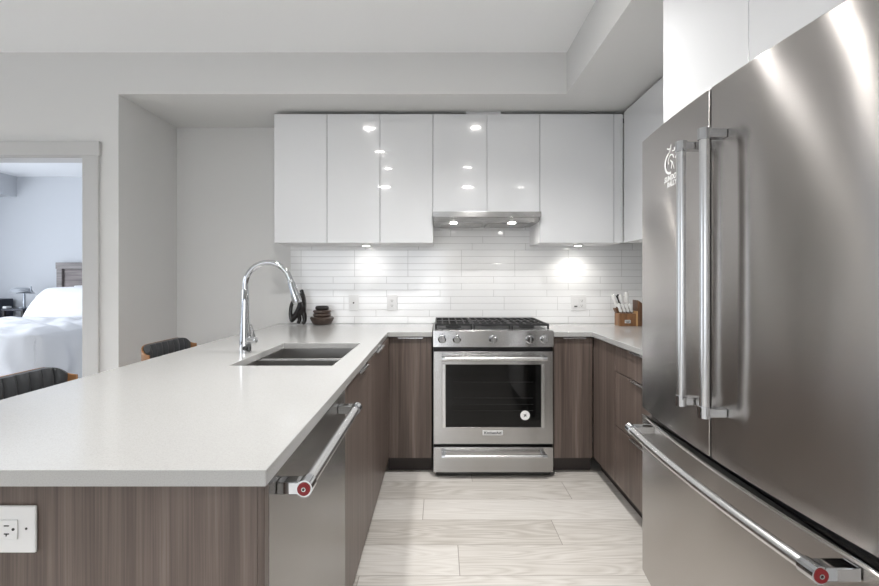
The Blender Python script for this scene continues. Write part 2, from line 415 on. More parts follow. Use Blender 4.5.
# right run
t = thing('base_cabinet', 'taupe wood grain corner cabinet with a blank narrow door on the right run', 'cabinet', (1.3, 2.7, 0), 'base cabinets')
carcass(RX+.02, 1.58, 2.532, 2.90, ZK, ZT).build('body', WOOD, t)
box(RX, RX+.0185, 2.532, 2.895, ZK, ZD).build('door', WOOD, t, bev=.001)
kick(t, RX+.07, RX+.09, 2.532, 2.94, 0, ZK-.001)
t = thing('base_cabinet', 'taupe wood grain three drawer cabinet next to the fridge', 'cabinet', (1.3, 2.1, 0), 'base cabinets')
carcass(RX+.02, 1.58, 1.69, 2.528, ZK, ZT).build('body', WOOD, t)
for z0, z1 in ((ZK, .430), (.434, .731), (.735, ZD)):
    d = box(RX, RX+.0185, 1.69, 2.5285, z0, z1-.001).build('drawer', WOOD, t, bev=.001); pull('y', 1.98, 2.31, RX, z1-.001, -1, d)
kick(t, RX+.07, RX+.09, 1.69, 2.53, 0, ZK-.001)
# end of the peninsula
t = thing('peninsula_end_panel', 'taupe wood grain end panel closing the near end of the peninsula', 'panel', (-.6, .82, 0))
box(-.955, -.3325, .82, .838, 0, ZT).build('front_panel', WOOD, t)
box(-.3315, -.319, .818, .838, 0, ZT).build('edge_strip', WOOD, t, bev=.001)
box(-.955, -.937, .839, 3.40, 0, ZT).build('rear_panel', WOOD, t)

# ------------------------------------------------------------------ worktops
SX0, SX1, SY0, SY1 = -.821, -.418, 1.746, 2.362
ys = [.792, SY0, SY1, 2.85, 3.411]; xs = [-1.222, SX0, SX1, -.33, -.050]
mb = MB().cells(xs, ys, lambda i, j: (i < 3 and not (i == 1 and j == 1)) or (i == 3 and j == 3), .884, .914)
mb.v = [(x+.024*(2.85-y)/2.058, y, z) if abs(x+.33) < 1e-6 and y <= 2.85 else (x, y, z) for x, y, z in mb.v]
tag(mb.build('worktop', QUARTZ, bev=.002), 'pale quartz worktop of the peninsula and the counter left of the stove', 'worktop')
mb = MB().cells([.722, .963, 1.595], [1.70, 2.85, 3.411], lambda i, j: i == 1 or j == 1, .884, .914)
tag(mb.build('worktop', QUARTZ, bev=.002), 'pale quartz worktop right of the stove running to the fridge', 'worktop')

# sink
t = thing('kitchen_sink', 'stainless steel double bowl sink set under the peninsula worktop', 'sink', (-.64, 2.05, .66))
def bowl(y0, y1, zt):
    a0, a1, zb, th = SX0-.004, SX1+.004, .67, .004
    mb = MB().box(a0, a1, y0, y1, zb-th, zb).box(a0-th, a0, y0-th, y1+th, zb-th, zt).box(a1, a1+th, y0-th, y1+th, zb-th, zt)
    mb.box(a0, a1, y0-th, y0, zb-th, zt).box(a0, a1, y1, y1+th, zb-th, zt); return mb
for y0, y1 in ((SY0-.004, 2.024), (2.079, SY1+.004)):
    b = bowl(y0, y1, .8835).build('bowl', SINKSTEEL, t)
    MB().lathe([(.042, .6702), (.042, .673), (.03, .674), (.028, .6705), (.0, .6705)], ((SX0+SX1)/2, (y0+y1)/2, 0)).build('drain', CHROME, b, smooth=True)
box(SX0-.003, SX1+.003, 2.0285, 2.0745, .845, .8822).build('divider', BAR, t, bev=.003)

# faucet
fx, fy = -.886, 2.05
t = thing('kitchen_faucet', 'tall chrome gooseneck faucet rising beside the sink', 'faucet', (fx, fy, .914))
MB().lathe([(.0, .9142), (.026, .9142), (.0265, .935), (.0255, .99), (.0225, 1.04), (.0175, 1.13), (.015, 1.20), (.0135, 1.205), (0, 1.205)], (fx, fy, 0)).build('body', CHROME, t, smooth=True)
pts = []; R = .103; zc = 1.222
pts.append((fx, fy, 1.19)); pts.append((fx, fy, zc-.01))
for k in range(0, 19):
    a = PI - (PI*0.90)*k/18
    pts.append((fx+R+R*math.cos(a), fy, zc+R*math.sin(a)))
pe = Vector(pts[-1]); dr = (Vector(pts[-1])-Vector(pts[-2])).normalized()
pts.append(tuple(pe+dr*.01))
MB().tube(pts, .0128, 20).build('spout', CHROME, t, smooth=True)
p0 = pe+dr*.008; dd = Vector((.30, 0, -.955)).normalized()
MB().tube([p0, p0+dd*.012, p0+dd*.014, p0+dd*.05, p0+dd*.095, p0+dd*.112], [.0128, .0145, .0165, .018, .0215, .0195], 20).build('spray_head', CHROME, t, smooth=True)
hb = MB().tube([(fx+.015, fy-.006, .975), (fx+.05, fy-.016, .975), (fx+.058, fy-.018, .975)], [.016, .016, .012], 18).build('lever', CHROME, t, smooth=True)
MB().tube([(fx+.045, fy-.016, .985), (fx+.044, fy-.022, 1.01), (fx+.036, fy-.03, 1.045)], [.006, .005, .0045], 12).build('lever_arm', CHROME, hb, smooth=True)
MB().lathe([(.0, -.0275), (.010, -.0275), (.011, -.022), (.011, -.010)], (fx+.008, fy, .938), 'y', 16).build('aerator_ring', DARKP, t, smooth=True)

# ------------------------------------------------------------------ dishwasher
def medallion(c, axis, r, parent, d=1):
    # dark red disc with a small bright emblem, on the end of a handle
    o = -.0015*d
    m = MB().lathe([(0, 0), (r, 0), (r, o), (0, o)], c, axis, 28).build('medallion', RED, parent)
    e = 2*o
    off = {'y': (c[0], c[1], c[2]), 'x': c}[axis]
    MB().lathe([(r*.34, o), (r*.34, e), (r*.22, e), (r*.22, o)], off, axis, 20).build('emblem', BAR, m)
    return m
def handle_bracket_mb(x0, x1, y0, y1, z0, z1): return MB().box(x0, x1, y0, y1, z0, z1)
t = thing('dishwasher', 'built-in stainless steel dishwasher under the near end of the peninsula', 'dishwasher', (-.6, 1.18, 0))
box(-.90, FX-.028, .842, 1.526, .02, .878).build('body', BLACK, t)
dp = box(FX-.027, FX+.004, .843, 1.527, .11, .872).build('door', DSTEEL, t, bev=.003)
hx, hz = -.267, .838
h = MB().tube([(hx, .90, hz), (hx, 1.43, hz)], .0135, 24).build('handle', BAR, dp, smooth=True)
for y0, y1, nm in ((.883, .915, 0), (1.412, 1.446, 1)):
    box(FX+.0042, hx-.002, y0+.001, y1-.001, hz-.0125, hz+.0125).build('bracket', CHROME, dp, bev=.002)
    MB().tube([(hx, y0, hz), (hx, y1, hz)], .0165, 24).build('ferrule', CHROME, dp, smooth=True)
medallion((hx, .8825, hz), 'y', .0128, dp)
box(-.88, FX-.07, .845, 1.525, 0, .019).build('base', KICK, t)

# ------------------------------------------------------------------ range
RX0, RX1, RY = -.0440, .7160, 2.83
cx = (RX0+RX1)/2
t = thing('gas_range', 'stainless steel slide-in gas range with black oven window and front knobs', 'stove', (cx, 3.1, 0))
MB().box(RX0+.002, RX1-.002, RY+.035, 3.405, .03, .915).build('body', BLACK, t)
for x in (RX0+.05, RX1-.05):
    for y in (RY+.09, 3.33): MB().lathe([(.018, 0), (.018, .0295)], (x, y, 0), seg=12).build('foot', BLACK, t)
# control panel
cp = MB().prism([(RY-.002, .822), (RY+.034, .822), (RY+.034, .915), (RY+.03, .9235), (RY+.006, .9235)], RX0, RX1, 'x').build('control_panel', STEEL, t, bev=.0015)
for kx in (.014, .106, .334, .564, .655):
    k = MB().lathe([(0, 0), (.0265, 0), (.0265, -.006), (.0215, -.008), (.0200, -.028), (.018, -.031), (0, -.031)], (kx, RY-.0005, .872), 'y', 28).build('knob', CHROME, cp, smooth=True)
    box(kx-.0035, kx+.0035, RY-.040, RY-.0318, .854, .890).build('grip', BAR, k, bev=.0015)
    box(kx-.0012, kx+.0012, RY-.0032, RY-.0005, .9015, .908).build('mark', DARKP, cp)
# cooktop deck
dk = box(RX0+.001, RX1-.001, RY+.036, 3.404, .9155, .9245).build('cooktop', STEEL, t, bev=.002)
box(RX0+.03, RX1-.03, RY+.085, 3.39, .9247, .9262).build('burner_tray', BLACK, t)
for bx_, by_, br in ((.09, 3.02, .045), (.09, 3.27, .036), (.336, 3.14, .055), (.582, 3.02, .045), (.582, 3.27, .036)):
    MB().lathe([(0, .9264), (br+.008, .9264), (br+.004, .936), (br-.006, .937), (br-.006, .944), (br-.012, .946), (0, .946)], (bx_, by_, 0)).build('burner', IRON, t, smooth=True)
def grate(x0, x1, y0, y1):
    z0, z1 = .949, .961; b = .010
    mb = MB().box(x0, x1, y0, y0+b, z0, z1).box(x0, x1, y1-b, y1, z0, z1).box(x0, x0+b, y0+b, y1-b, z0, z1).box(x1-b, x1, y0+b, y1-b, z0, z1)
    n_ = 4
    for i in range(1, n_+1):
        xx = x0+(x1-x0)*i/(n_+1); mb.box(xx-.004, xx+.004, y0+b, y1-b, z0+.001, z1)
    for yy in (y0+(y1-y0)*.25, y0+(y1-y0)*.5, y0+(y1-y0)*.75): mb.box(x0+b, x1-b, yy-.004, yy+.004, z0+.0015, z1-.0005)
    for xx in (x0, x1-.012):
        for yy in (y0, y1-.012): mb.box(xx, xx+.012, yy, yy+.012, .9264, z0)
    return mb
gw = (RX1-RX0-.02)/3
for i in range(3):
    grate(RX0+.012+gw*i, RX0+.006+gw*(i+1), RY+.062, 3.385).build('grate', IRON, t, bev=.0015)
# vent slot between panel and door
# oven door
dr_ = MB().cells([RX0+.002, .008, .668-.004, RX1-.002], [0, 1, 2, 3], lambda i, j: not (i == 1 and j == 1), 0, 1)
def frame_mb(x0, x1, z0, z1, wx0, wx1, wz0, wz1, y0, y1):
    mb = MB().cells([x0, wx0, wx1, x1], [z0, wz0, wz1, z1], lambda i, j: not (i == 1 and j == 1), y0, y1)
    mb.v = [(a, c, b) for a, b, c in mb.v]; return mb
WX0, WX1, WZ0, WZ1 = .037, .636, .318, .712
od = frame_mb(RX0+.003, RX1-.003, .212, .794, WX0, WX1, WZ0, WZ1, RY, RY+.033).build('oven_door', STEEL, t, bev=.002)
for a, b in ((WX0-.024, WX0-.001), (WX1+.001, WX1+.024)):
    box(a, b, RY-.004, RY-.0003, WZ0-.004, WZ1+.004).build('window_trim', BAR, od, bev=.002)
gw_ = box(WX0+.0005, WX1-.0005, RY+.004, RY+.030, WZ0+.0005, WZ1-.0005).build('oven_window', OVENGLASS, od)
mb = MB()
for z in (.42, .46, .50, .60):
    mb.box(WX0+.05, WX1-.05, RY+.0028, RY+.0038, z, z+.0015)
mb.build('rack_lines', RACK, gw_)
s_ = MB().lathe([(0, 0), (.030, 0), (.030, -.0008), (0, -.0008)], (.536, RY+.0022, .392), 'y', 32).build('round_sticker', WHITEDEC, gw_)
mb = MB()
for a, l_, w_ in ((.9, .012, .0022), (-.5, .010, .0025), (2.4, .009, .002)):
    ca, sa = math.cos(a), math.sin(a); X, Z = .536, .392
    mb.prism([(X+ca*l_-sa*w_, Z+sa*l_+ca*w_), (X-ca*l_-sa*w_, Z-sa*l_+ca*w_), (X-ca*l_+sa*w_, Z-sa*l_-ca*w_), (X+ca*l_+sa*w_, Z+sa*l_-ca*w_)], RY+.0006, RY+.0010, 'y')
mb.build('sticker_print', RACK, s_)
def range_handle(z, r, parent):
    yb = RY-.052
    MB().tube([(RX0+.075, yb, z), (RX1-.075, yb, z)], r, 24).build('handle', BAR, parent, smooth=True)
    for x0, x1 in ((RX0+.055, RX0+.082), (RX1-.082, RX1-.055)):
        MB().tube([(x0, yb, z), (x1, yb, z)], r+.003, 24).build('ferrule', CHROME, parent, smooth=True)
        box(x0+.001, x1-.001, yb+.004, RY-.0004, z-r+.002, z+r-.002).build('bracket', CHROME, parent, bev=.002)
range_handle(.757, .0135, od)
bd = box(.268, .396, RY-.0032, RY-.0003, .268, .298).build('badge', PLASTIC, od, bev=.001)
text_mb('KitchenAid', .024, M_FRONT(.332, RY-.0038, .283), .0004, bold=.0006).build('lettering', BLACK, bd)
# warming drawer
wd = box(RX0+.003, RX1-.003, RY, RY+.033, .034, .192).build('drawer', STEEL, t, bev=.002)
range_handle(.153, .0115, wd)
box(RX0+.02, RX1-.02, RY+.012, RY+.034, .018, .033).build('base_strip', BLACK, t)

# ------------------------------------------------------------------ wall cabinets
UZ0, UZ1, UY = 1.497, 2.372, 3.06
def upper(label, x0, x1, doors, z0=UZ0, lip=True):
    t = thing('wall_cabinet', label, 'cabinet', ((x0+x1)/2, UY+.18, z0), 'gloss white wall cabinets')
    MB().box(x0+.0005, x1-.0005, UY+.021, YW-.0085, z0+.001, UZ1).build('body', CARC, t)
    e = [x0]+doors+[x1]
    for a, b in zip(e[:-1], e[1:]):
        box(a+.0018, b-.0018, UY, UY+.0195, z0, UZ1).build('door', GLOSS, t, bev=.0012)
    return t
upper('gloss white single door wall cabinet at the far left, above the figurine', -1.129, -.768, [])
upper('gloss white two door wall cabinet between the far left cabinet and the hood', -.768, -.048, [-.408])
upper('short gloss white two door wall cabinet directly above the range hood', -.048, .680, [.320], z0=1.703)
upper('wide single door gloss white wall cabinet right of the range hood', .680, 1.183, [])
t = upper('gloss white wall cabinet filler', 1.183, 1.2465, [])
t['label'] = 'narrow white filler unit in the wall cabinet corner'
tag(box(.18, .42, UY+.03, UY+.2, UZ1+.001, SOFZ-.001).build('duct_cover', CARC), 'small white duct cover in the gap above the hood cabinet', 'cover')
tag(box(-1.12, .17, UY+.16, UY+.18, UZ1+.001, SOFZ-.001).build('gap_shade', GAPSHADE), 'dark strip standing in for the shade in the gap above the left wall cabinets', 'shade strip')  # dark strips painted in where the gap is only shaded
tag(box(.43, 1.6, UY+.16, UY+.18, UZ1+.001, SOFZ-.001).build('gap_shade', GAPSHADE), 'dark strip standing in for the shade in the gap above the right wall cabinets', 'shade strip')
UX = 1.247
t = thing('wall_cabinet', 'tall gloss white wall cabinets on the right wall beside the fridge', 'cabinet', (1.42, 2.4, UZ0), 'gloss white wall cabinets')
MB().box(UX+.021, 1.599, 1.69, 3.10, UZ0+.001, UZ1+.01).build('body', CARC, t)
for a, b in ((1.69, 2.37), (2.37, 3.055)):
    box(UX, UX+.0195, a+.0018, b-.0018, UZ0, UZ1+.01).build('door', GLOSS, t, bev=.0012)
OX = .832
t = thing('wall_cabinet', 'gloss white two door cabinet above the fridge', 'cabinet', (1.2, 1.2, 1.77), 'gloss white wall cabinets')
MB().box(OX+.021, 1.599, .735, 1.663, 1.775, UZ1+.02).build('body', CARC, t)
for a, b in ((.735, 1.214), (1.214, 1.678)):
    box(OX, OX+.0195, a+.0012, b-.0012, 1.772, UZ1+.02).build('door', GLOSS, t, bev=.0012)
tag(box(OX+.021, 1.599, 1.664, 1.684, 0, UZ1+.02).build('fridge_side_panel', CARC), 'tall white panel between the fridge and the right counter', 'panel')

# range hood
hx0, hx1 = -.046, .678
t = thing('range_hood', 'slim stainless steel range hood above the stove', 'range hood', (.316, 3.2, 1.66))
MB().prism([(3.035, 1.664), (3.035, 1.7005), (3.409, 1.7005), (3.409, 1.640), (3.09, 1.640)], hx0, hx1, 'x').build('body', STEEL, t)
box(hx0-.002, hx1+.002, 3.012, 3.034, 1.666, 1.7015).build('front_strip', STEEL, t, bev=.002)
for a, b in ((.01, .30), (.332, .622)):
    box(a, b, 3.14, 3.385, 1.634, 1.6395).build('filter', SINKSTEEL, t, bev=.001)
for x in (.095, .50):
    MB().lathe([(.022, 1.6395), (.022, 1.634)], (x, 3.115, 0), seg=20).build('lamp', LAMP, t)
    l = bpy.data.lights.new('light', 'SPOT'); l.energy = 1.6; l.spot_size = math.radians(140); l.spot_blend = .6; l.shadow_soft_size = .02; l.color = (1, .95, .88)
    o = bpy.data.objects.new('light', l); C.objects.link(o); o.parent = t; o.location = (x-.316, 3.115-3.2, 1.63-1.66)
# puck lights under the wall cabinets
for x, lb in ((-.534, 'small round puck light under the wall cabinets left of the hood'), (1.0, 'small round puck light under the wall cabinet right of the hood')):
    t = thing('puck_light', lb, 'light', (x, 3.26, UZ0), 'under cabinet puck lights')
    MB().lathe([(.032, UZ0+.0005), (.032, UZ0-.007), (.026, UZ0-.008), (.026, UZ0+.0005)], (x, 3.26, 0), seg=24).build('ring', TRIM, t, smooth=True)
    MB().lathe([(.025, UZ0), (.025, UZ0-.007)], (x, 3.26, 0), seg=24).build('diffuser', LAMP, t)
    l = bpy.data.lights.new('light', 'SPOT'); l.energy = 0.6 if x < 0 else 2.6; l.spot_size = math.radians(150); l.spot_blend = .8; l.shadow_soft_size = .02; l.color = (1, .96, .9)
    o = bpy.data.objects.new('light', l); C.objects.link(o); o.parent = t; o.location = (0, 0, -.015)

# ------------------------------------------------------------------ refrigerator
SC, HW, XS, BW = 1.196, .469, .718, .030
bow = lambda y: XS + BW*((y-SC)/HW)**2
t = thing('refrigerator', 'large stainless steel french door refrigerator with a bottom freezer drawer', 'refrigerator', (1.15, SC, 0))
box(.800, 1.57, SC-HW+.006, SC+HW-.006, .04, 1.745).build('body', DARKP, t)
def bowed(y0, y1, z0, z1, inset=0, depth=.79):
    n_ = 18; poly = [(bow(y0+(y1-y0)*i/n_)+inset, y0+(y1-y0)*i/n_) for i in range(n_+1)]
    # soft rounded outer corners
    
    return MB().prism(poly+[(depth, y1), (depth, y0)], z0, z1, 'z')
fdoors = []
for y0, y1, lb in ((SC+.004, SC+HW, 0), (SC-HW, SC-.004, 0)):
    d = bowed(y0, y1, .776, 1.757).build('door', FSTEEL, t, bev=.0025, smooth=True)
    fdoors.append(d)
fz = bowed(SC-HW, SC+HW, .175, .748).build('freezer_drawer', FSTEEL, t, bev=.004, smooth=True)
bowed(SC-HW+.004, SC+HW-.004, .7485, .7755, inset=.035).build('drawer_gap', BLACK, t)
bowed(SC-HW+.001, SC+HW-.001, .7482, .7512, inset=.004, depth=.745).build('drawer_lip', BAR, fz)
bowed(SC-HW+.01, SC+HW-.01, .04, .165, inset=.035, depth=.795).build('grille', DARKP, t)
for x in (.84, 1.5):
    for y in (SC-.38, SC+.38): MB().lathe([(.02, 0), (.02, .0395)], (x, y, 0), seg=12).build('foot', DARKP, t)
HXF = .668
for yh, d in ((1.246, fdoors[0]), (1.137, fdoors[1])):
    MB().tube([(HXF, yh, .925), (HXF, yh, 1.605)], .0122, 24).build('handle', BAR, d, smooth=True)
    for z0, z1 in ((.900, .928), (1.602, 1.630)):
        MB().tube([(HXF, yh, z0), (HXF, yh, z1)], .0155, 24).build('ferrule', CHROME, d, smooth=True)
        box(HXF+.002, bow(yh)-.0005, yh-.0135, yh+.0135, z0+.003, z1-.003).build('bracket', CHROME, d, bev=.002)
# freezer handle, bowed like the drawer
fzz = .731; hb_ = lambda y: .645+.021*((y-SC)/.41)**2
ya, yb = .80, 1.555
pts = [(hb_(ya+(yb-ya)*i/20), ya+(yb-ya)*i/20, fzz) for i in range(21)]
MB().tube(pts, .0128, 24).build('handle', BAR, fz, smooth=True)
for y0, y1 in ((.787, .819), (1.542, 1.573)):
    MB().tube([(hb_(y0), y0, fzz), (hb_(y1), y1, fzz)], .0162, 24).build('ferrule', CHROME, fz, smooth=True)
    box(hb_(y0)+.002, bow((y0+y1)/2)-.0008, y0+.001, y1-.001, fzz-.0125, fzz+.0125).build('bracket', CHROME, fz, bev=.002)
medallion((hb_(.787), .7865, fzz), 'y', .0128, fz)
# vinyl decal on the far door: apple-like emblem over two slanted words
def on_door(mb, off=.0012):
    zs = mb.v; mb.v = [(bow(y)-off-(.0006 if x < 0 else 0), y, z) for x, y, z in mb.v]; return mb
dc = MB()
cy_, cz_ = 1.412, 1.625
def strip(pts, w, closed=False):
    n_ = len(pts); L = []; Rr = []
    for i, (a, b) in enumerate(pts):
        p = pts[(i-1) % n_ if closed else max(0, i-1)]; q = pts[(i+1) % n_ if closed else min(n_-1, i+1)]
        dx, dz = q[0]-p[0], q[1]-p[1]; l_ = math.hypot(dx, dz) or 1
        ww = w[i] if hasattr(w, '__len__') else w
        L.append((a-dz/l_*ww/2, b+dx/l_*ww/2)); Rr.append((a+dz/l_*ww/2, b-dx/l_*ww/2))
    for i in range(n_ if closed else n_-1):
        j = (i+1) % n_
        quad = [L[i], L[j], Rr[j], Rr[i]]
        vs = [(0, cy_-u*1.15, cz_+v) for u, v in quad]+[(-1, cy_-u*1.15, cz_+v) for u, v in quad]
        dc.add(vs, [(0,1,2,3),(7,6,5,4),(0,4,5,1),(1,5,6,2),(2,6,7,3),(3,7,4,0)])
arc = lambda cx_, cz, r, rz, a0, a1, n_=14: [(cx_+r*math.cos(a0+(a1-a0)*i/n_), cz+rz*math.sin(a0+(a1-a0)*i/n_)) for i in range(n_+1)]
strip(arc(-.002, -.010, .030, .032, 1.9, 4.9), .007)
strip(arc(.004, -.004, .016, .018, .2, 3.6), .004)
strip([(.006, -.030), (.010, -.012), (.000, -.002)], .005)
strip([(.012, -.010), (.022, -.034)], .003)
strip(arc(.022, .012, .016, .016, -1.2, 1.6), .006)
strip([(-.012, .020), (-.002, .030), (.004, .046)], .003)
strip([(-.020, .040), (-.010, .034), (.002, .036)], .003)
strip([(.010, .024), (.022, .022), (.034, .034)], .004)
on_door(dc).build('emblem_decal', WHITEDEC, fdoors[0])
MF = lambda y, z, rot: Matrix.Translation((0, y, z)) @ Matrix.Rotation(-PI/2, 4, 'Z') @ Matrix.Rotation(PI/2, 4, 'X') @ Matrix.Rotation(rot, 4, 'Z')
for s_t, y, z, sz in (('SUNDOWN', 1.456, 1.566, .0235), ('RALLY', 1.436, 1.547, .022)):
    mb = text_mb(s_t, sz, MF(y, z, .02), .0005, shear=.25, bold=.0008, align='LEFT')
    on_door(mb).build('decal_lettering', WHITEDEC, fdoors[0])

# ------------------------------------------------------------------ wall plates
def plate(name, label, x0, x1, z0, z1, y, kind):
    t = thing(name, label, 'outlet' if kind != 'jack' else 'wall plate', ((x0+x1)/2, y, z0))
    p = box(x0, x1, y-.006, y-.0003, z0, z1).build('cover_plate', PLASTIC, t, bev=.002)
    xc, zc = (x0+x1)/2, (z0+z1)/2
    if kind == 'jack':
        MB().lathe([(.006, -.006), (.006, -.009), (.003, -.0095), (0, -.0095)], (xc, y, zc), 'y', 16).build('jack', RACK, t)
    else:
        cs = [xc] if kind == 'outlet' else [xc-.023, xc+.023]
        for k, q in enumerate(cs):
            ins = box(q-.0165, q+.0165, y-.0085, y-.0062, zc-.034, zc+.034).build('insert', PLASTIC, t, bev=.001)
            if kind == 'double' and k == 0:
                box(q-.012, q+.012, y-.0100, y-.0086, zc-.03, zc-.022).build('indicator', DARKP, ins); continue
            mb = MB()
            for zz in (zc+.018, zc-.018):
                mb.box(q-.007, q-.0052, y-.0092, y-.0086, zz-.004, zz+.005).box(q+.0052, q+.007, y-.0092, y-.0086, zz-.004, zz+.005)
                mb.lathe([(.0026, -.0086), (.0026, -.0092)], (q, y, zz-.009), 'y', 10)
            mb.build('slots', DARKP, ins)
YT = YW-.008
plate('wall_plate', 'small white wall plate with a round jack on the tiles, left of the plain outlet', -.690, -.617, 1.010, 1.129, YT, 'jack')
plate('wall_outlet', 'white wall outlet on the tiles just left of the stove', -.400, -.325, 1.010, 1.129, YT, 'outlet')
plate('wall_outlet', 'wide white double outlet plate on the tiles right of the stove', .992, 1.108, 1.010, 1.129, YT, 'double')
# horizontal outlet on the peninsula end
t = thing('wall_outlet', 'white horizontal outlet plate on the wooden end of the peninsula', 'outlet', (-.80, .82, .75))
yo = .82; z0, z1 = .754, .839; x0, x1 = -.866, -.732; zc, xc = (z0+z1)/2+.002, (x0+x1)/2+.001
box(x0, x1, yo-.006, yo-.0003, z0, z1).build('cover_plate', PLASTIC, t, bev=.0025)
ins = box(xc-.034, xc+.0355, yo-.0085, yo-.0062, zc-.0185, zc+.0165).build('insert', PLASTIC, t, bev=.001)
mb = MB()
for q, s_ in ((xc-.018, -1), (xc+.016, 1)):
    mb.box(q-.004, q+.005, yo-.0092, yo-.0086, zc+.0055, zc+.0072).box(q-.004, q+.005, yo-.0092, yo-.0086, zc-.0092, zc-.0072)
    mb.box(q-.0008, q+.0010, yo-.0092, yo-.0086, zc-.0125, zc-.0092)
    mb.lathe([(.0026, -.0086), (.0026, -.0092)], (q+.0125, yo, zc), 'y', 10)
mb.build('slots', DARKP, ins)
MB().lathe([(.0022, -.0062), (.0022, -.0068)], (xc+.050, yo, zc), 'y', 12).build('screw', RACK, t)

# ------------------------------------------------------------------ things on the worktops
# figurine: one smooth black body grown from a skeleton of joints
def skin(name, verts, edges, mat_, loc, sub=2, parent=None):
    me = bpy.data.meshes.new(name); me.from_pydata([v[:3] for v in verts], edges, [])
    o = bpy.data.objects.new(name, me); C.objects.link(o)
    m = o.modifiers.new('skin', 'SKIN'); m.use_smooth_shade = True
    for i, v in enumerate(verts): me.skin_vertices[0].data[i].radius = (v[3]*1.22, v[3]*1.22)
    me.skin_vertices[0].data[0].use_root = True
    s = o.modifiers.new('sub', 'SUBSURF'); s.levels = sub; s.render_levels = sub
    bpy.context.view_layer.update()
    m2 = bpy.data.meshes.new_from_object(o.evaluated_get(bpy.context.evaluated_depsgraph_get()))
    bpy.data.objects.remove(o); m2.name = name; m2.materials.clear(); m2.materials.append(mat_)
    for p in m2.polygons: p.use_smooth = True; p.material_index = 0
    zmin = min(v.co.z for v in m2.vertices)
    for v in m2.vertices: v.co.z -= zmin
    q = bpy.data.objects.new(name, m2); C.objects.link(q); q.location = loc
    if parent: q.parent = parent
    return q
fv = [(.012, 0, .115, .020), (.028, 0, .165, .026), (.040, 0, .205, .020), (.022, .0, .235, .010), (.012, -.004, .258, .017),   # hips, chest, shoulder, neck, head
      (.040, -.006, .07, .016), (.042, -.010, .015, .013), (.022, -.016, .004, .012),                        # front leg
      (-.008, .010, .075, .015), (.0, .010, .03, .012), (-.010, -.004, .004, .011),                            # second leg
      (-.035, 0, .06, .019), (-.058, 0, .018, .016), (-.066, 0, .075, .012), (-.062, 0, .13, .012), (-.042, 0, .185, .012), (-.015, 0, .215, .012)]  # haunch and back arc
fe = [(0,1),(1,2),(2,3),(3,4),(0,5),(5,6),(6,7),(0,8),(8,9),(9,10),(0,11),(11,12),(12,13),(13,14),(14,15),(15,16),(16,2)]
o = skin('figurine', fv, fe, FIG, (-1.040, 3.33, .9142))
tag(o, 'glossy black abstract sculpture figurine standing behind the faucet', 'figurine')
t = thing('stacked_stone_jar', 'squat brown lidded pot shaped like three stacked stones by the tiles', 'pot', (-.872, 3.33, .914))
c = (-.872, 3.33, .9142)
MB().lathe([(0, 0), (.055, 0), (.064, .004), (.074, .02), (.086, .043), (.087, .050), (.080, .056), (.058, .060), (0, .060)], c, seg=40).build('pot', BRONZE, t, smooth=True)
MB().lathe([(0, .0602), (.060, .0602), (.066, .070), (.064, .080), (.058, .0835), (.060, .0865), (.066, .092), (.065, .103), (.056, .108), (0, .108)], c, seg=40).build('middle_stone', BRONZE, t, smooth=True)
MB().lathe([(0, .1082), (.043, .1082), (.050, .118), (.048, .130), (.040, .137), (.030, .135), (.022, .126), (0, .124)], c, seg=40).build('lid', BRONZED, t, smooth=True)

# knife block
kb = Vector((1.34, 3.25, .9142))
t = thing('knife_block', 'brown wooden knife block standing on the right counter beside the fridge', 'knife block', kb)
box(kb.x-.062, kb.x+.058, kb.y-.045, kb.y+.045, kb.z, kb.z+.088).build('front_block', BLOCKW, t, bev=.002)
box(kb.x+.0585, kb.x+.070, kb.y-.046, kb.y+.046, kb.z, kb.z+.106).build('side_panel', mat('light_block_wood', (.55, .33, .15), .4), t, bev=.001)
MB().prism([(kb.x+.0705, kb.z), (kb.x+.118, kb.z), (kb.x+.100, kb.z+.165), (kb.x+.0705, kb.z+.185)], kb.y-.046, kb.y+.046, 'y').build('tall_back', BLOCKD, t, bev=.002)
MB().prism([(kb.x-.061, kb.z+.0885), (kb.x+.045, kb.z+.0885), (kb.x+.035, kb.z+.125), (kb.x-.075, kb.z+.125)], kb.y, kb.y+.044, 'y').build('rear_step', BLOCKD, t, bev=.001)
bp = box(kb.x-.025, kb.x+.018, kb.y-.0465, kb.y-.0452, kb.z+.020, kb.z+.045).build('badge', BAR, t)
mb = MB()
for i, w_ in enumerate((.030, .022)): mb.box(kb.x-.0035-w_/2, kb.x-.0035+w_/2, kb.y-.0470, kb.y-.0466, kb.z+.034-.008*i, kb.z+.037-.008*i)
mb.build('badge_marks', DARKP, bp)
WH = mat('white_handle', (.80, .80, .79), .3)
def knife(label, base, tilt, length, w_, m, group):
    # handle leaves the slot pointing up and to the left; a steel bolster at the slot
    w_ *= 1.15; b = Vector(base); d_ = Vector((-math.sin(tilt), -.10, math.cos(tilt))).normalized()
    t = thing('kitchen_knife', label, 'knife', b, group)
    sx = Matrix.Diagonal((1, 1, 1))
    MB().tube([b+d_*.0005, b+d_*.010], [w_*.50, w_*.55], 14).build('bolster', BAR, t, smooth=True)
    MB().tube([b+d_*.0105, b+d_*.02, b+d_*length*.5, b+d_*length*.85, b+d_*length], [w_*.52, w_*.62, w_*.52, w_*.68, w_*.45], 14).build('handle', m, t, smooth=True)
    MB().tube([b+d_*(length+.0003), b+d_*(length+.003)], [w_*.40, w_*.30], 14).build('end_cap', BAR, t, smooth=True)
for i in range(4):
    knife(('leftmost', 'second', 'third', 'rightmost')[i]+' of the four short white handled knives in front of the knife block', (kb.x-.040+.026*i, kb.y-.024, kb.z+.0920), .35, .075, .016, WH, 'short white knives in the block')
knife('white handled knife at the left edge of the knife block', (kb.x-.050, kb.y+.016, kb.z+.1290), .38, .105, .019, WH, 'long knives in the block')
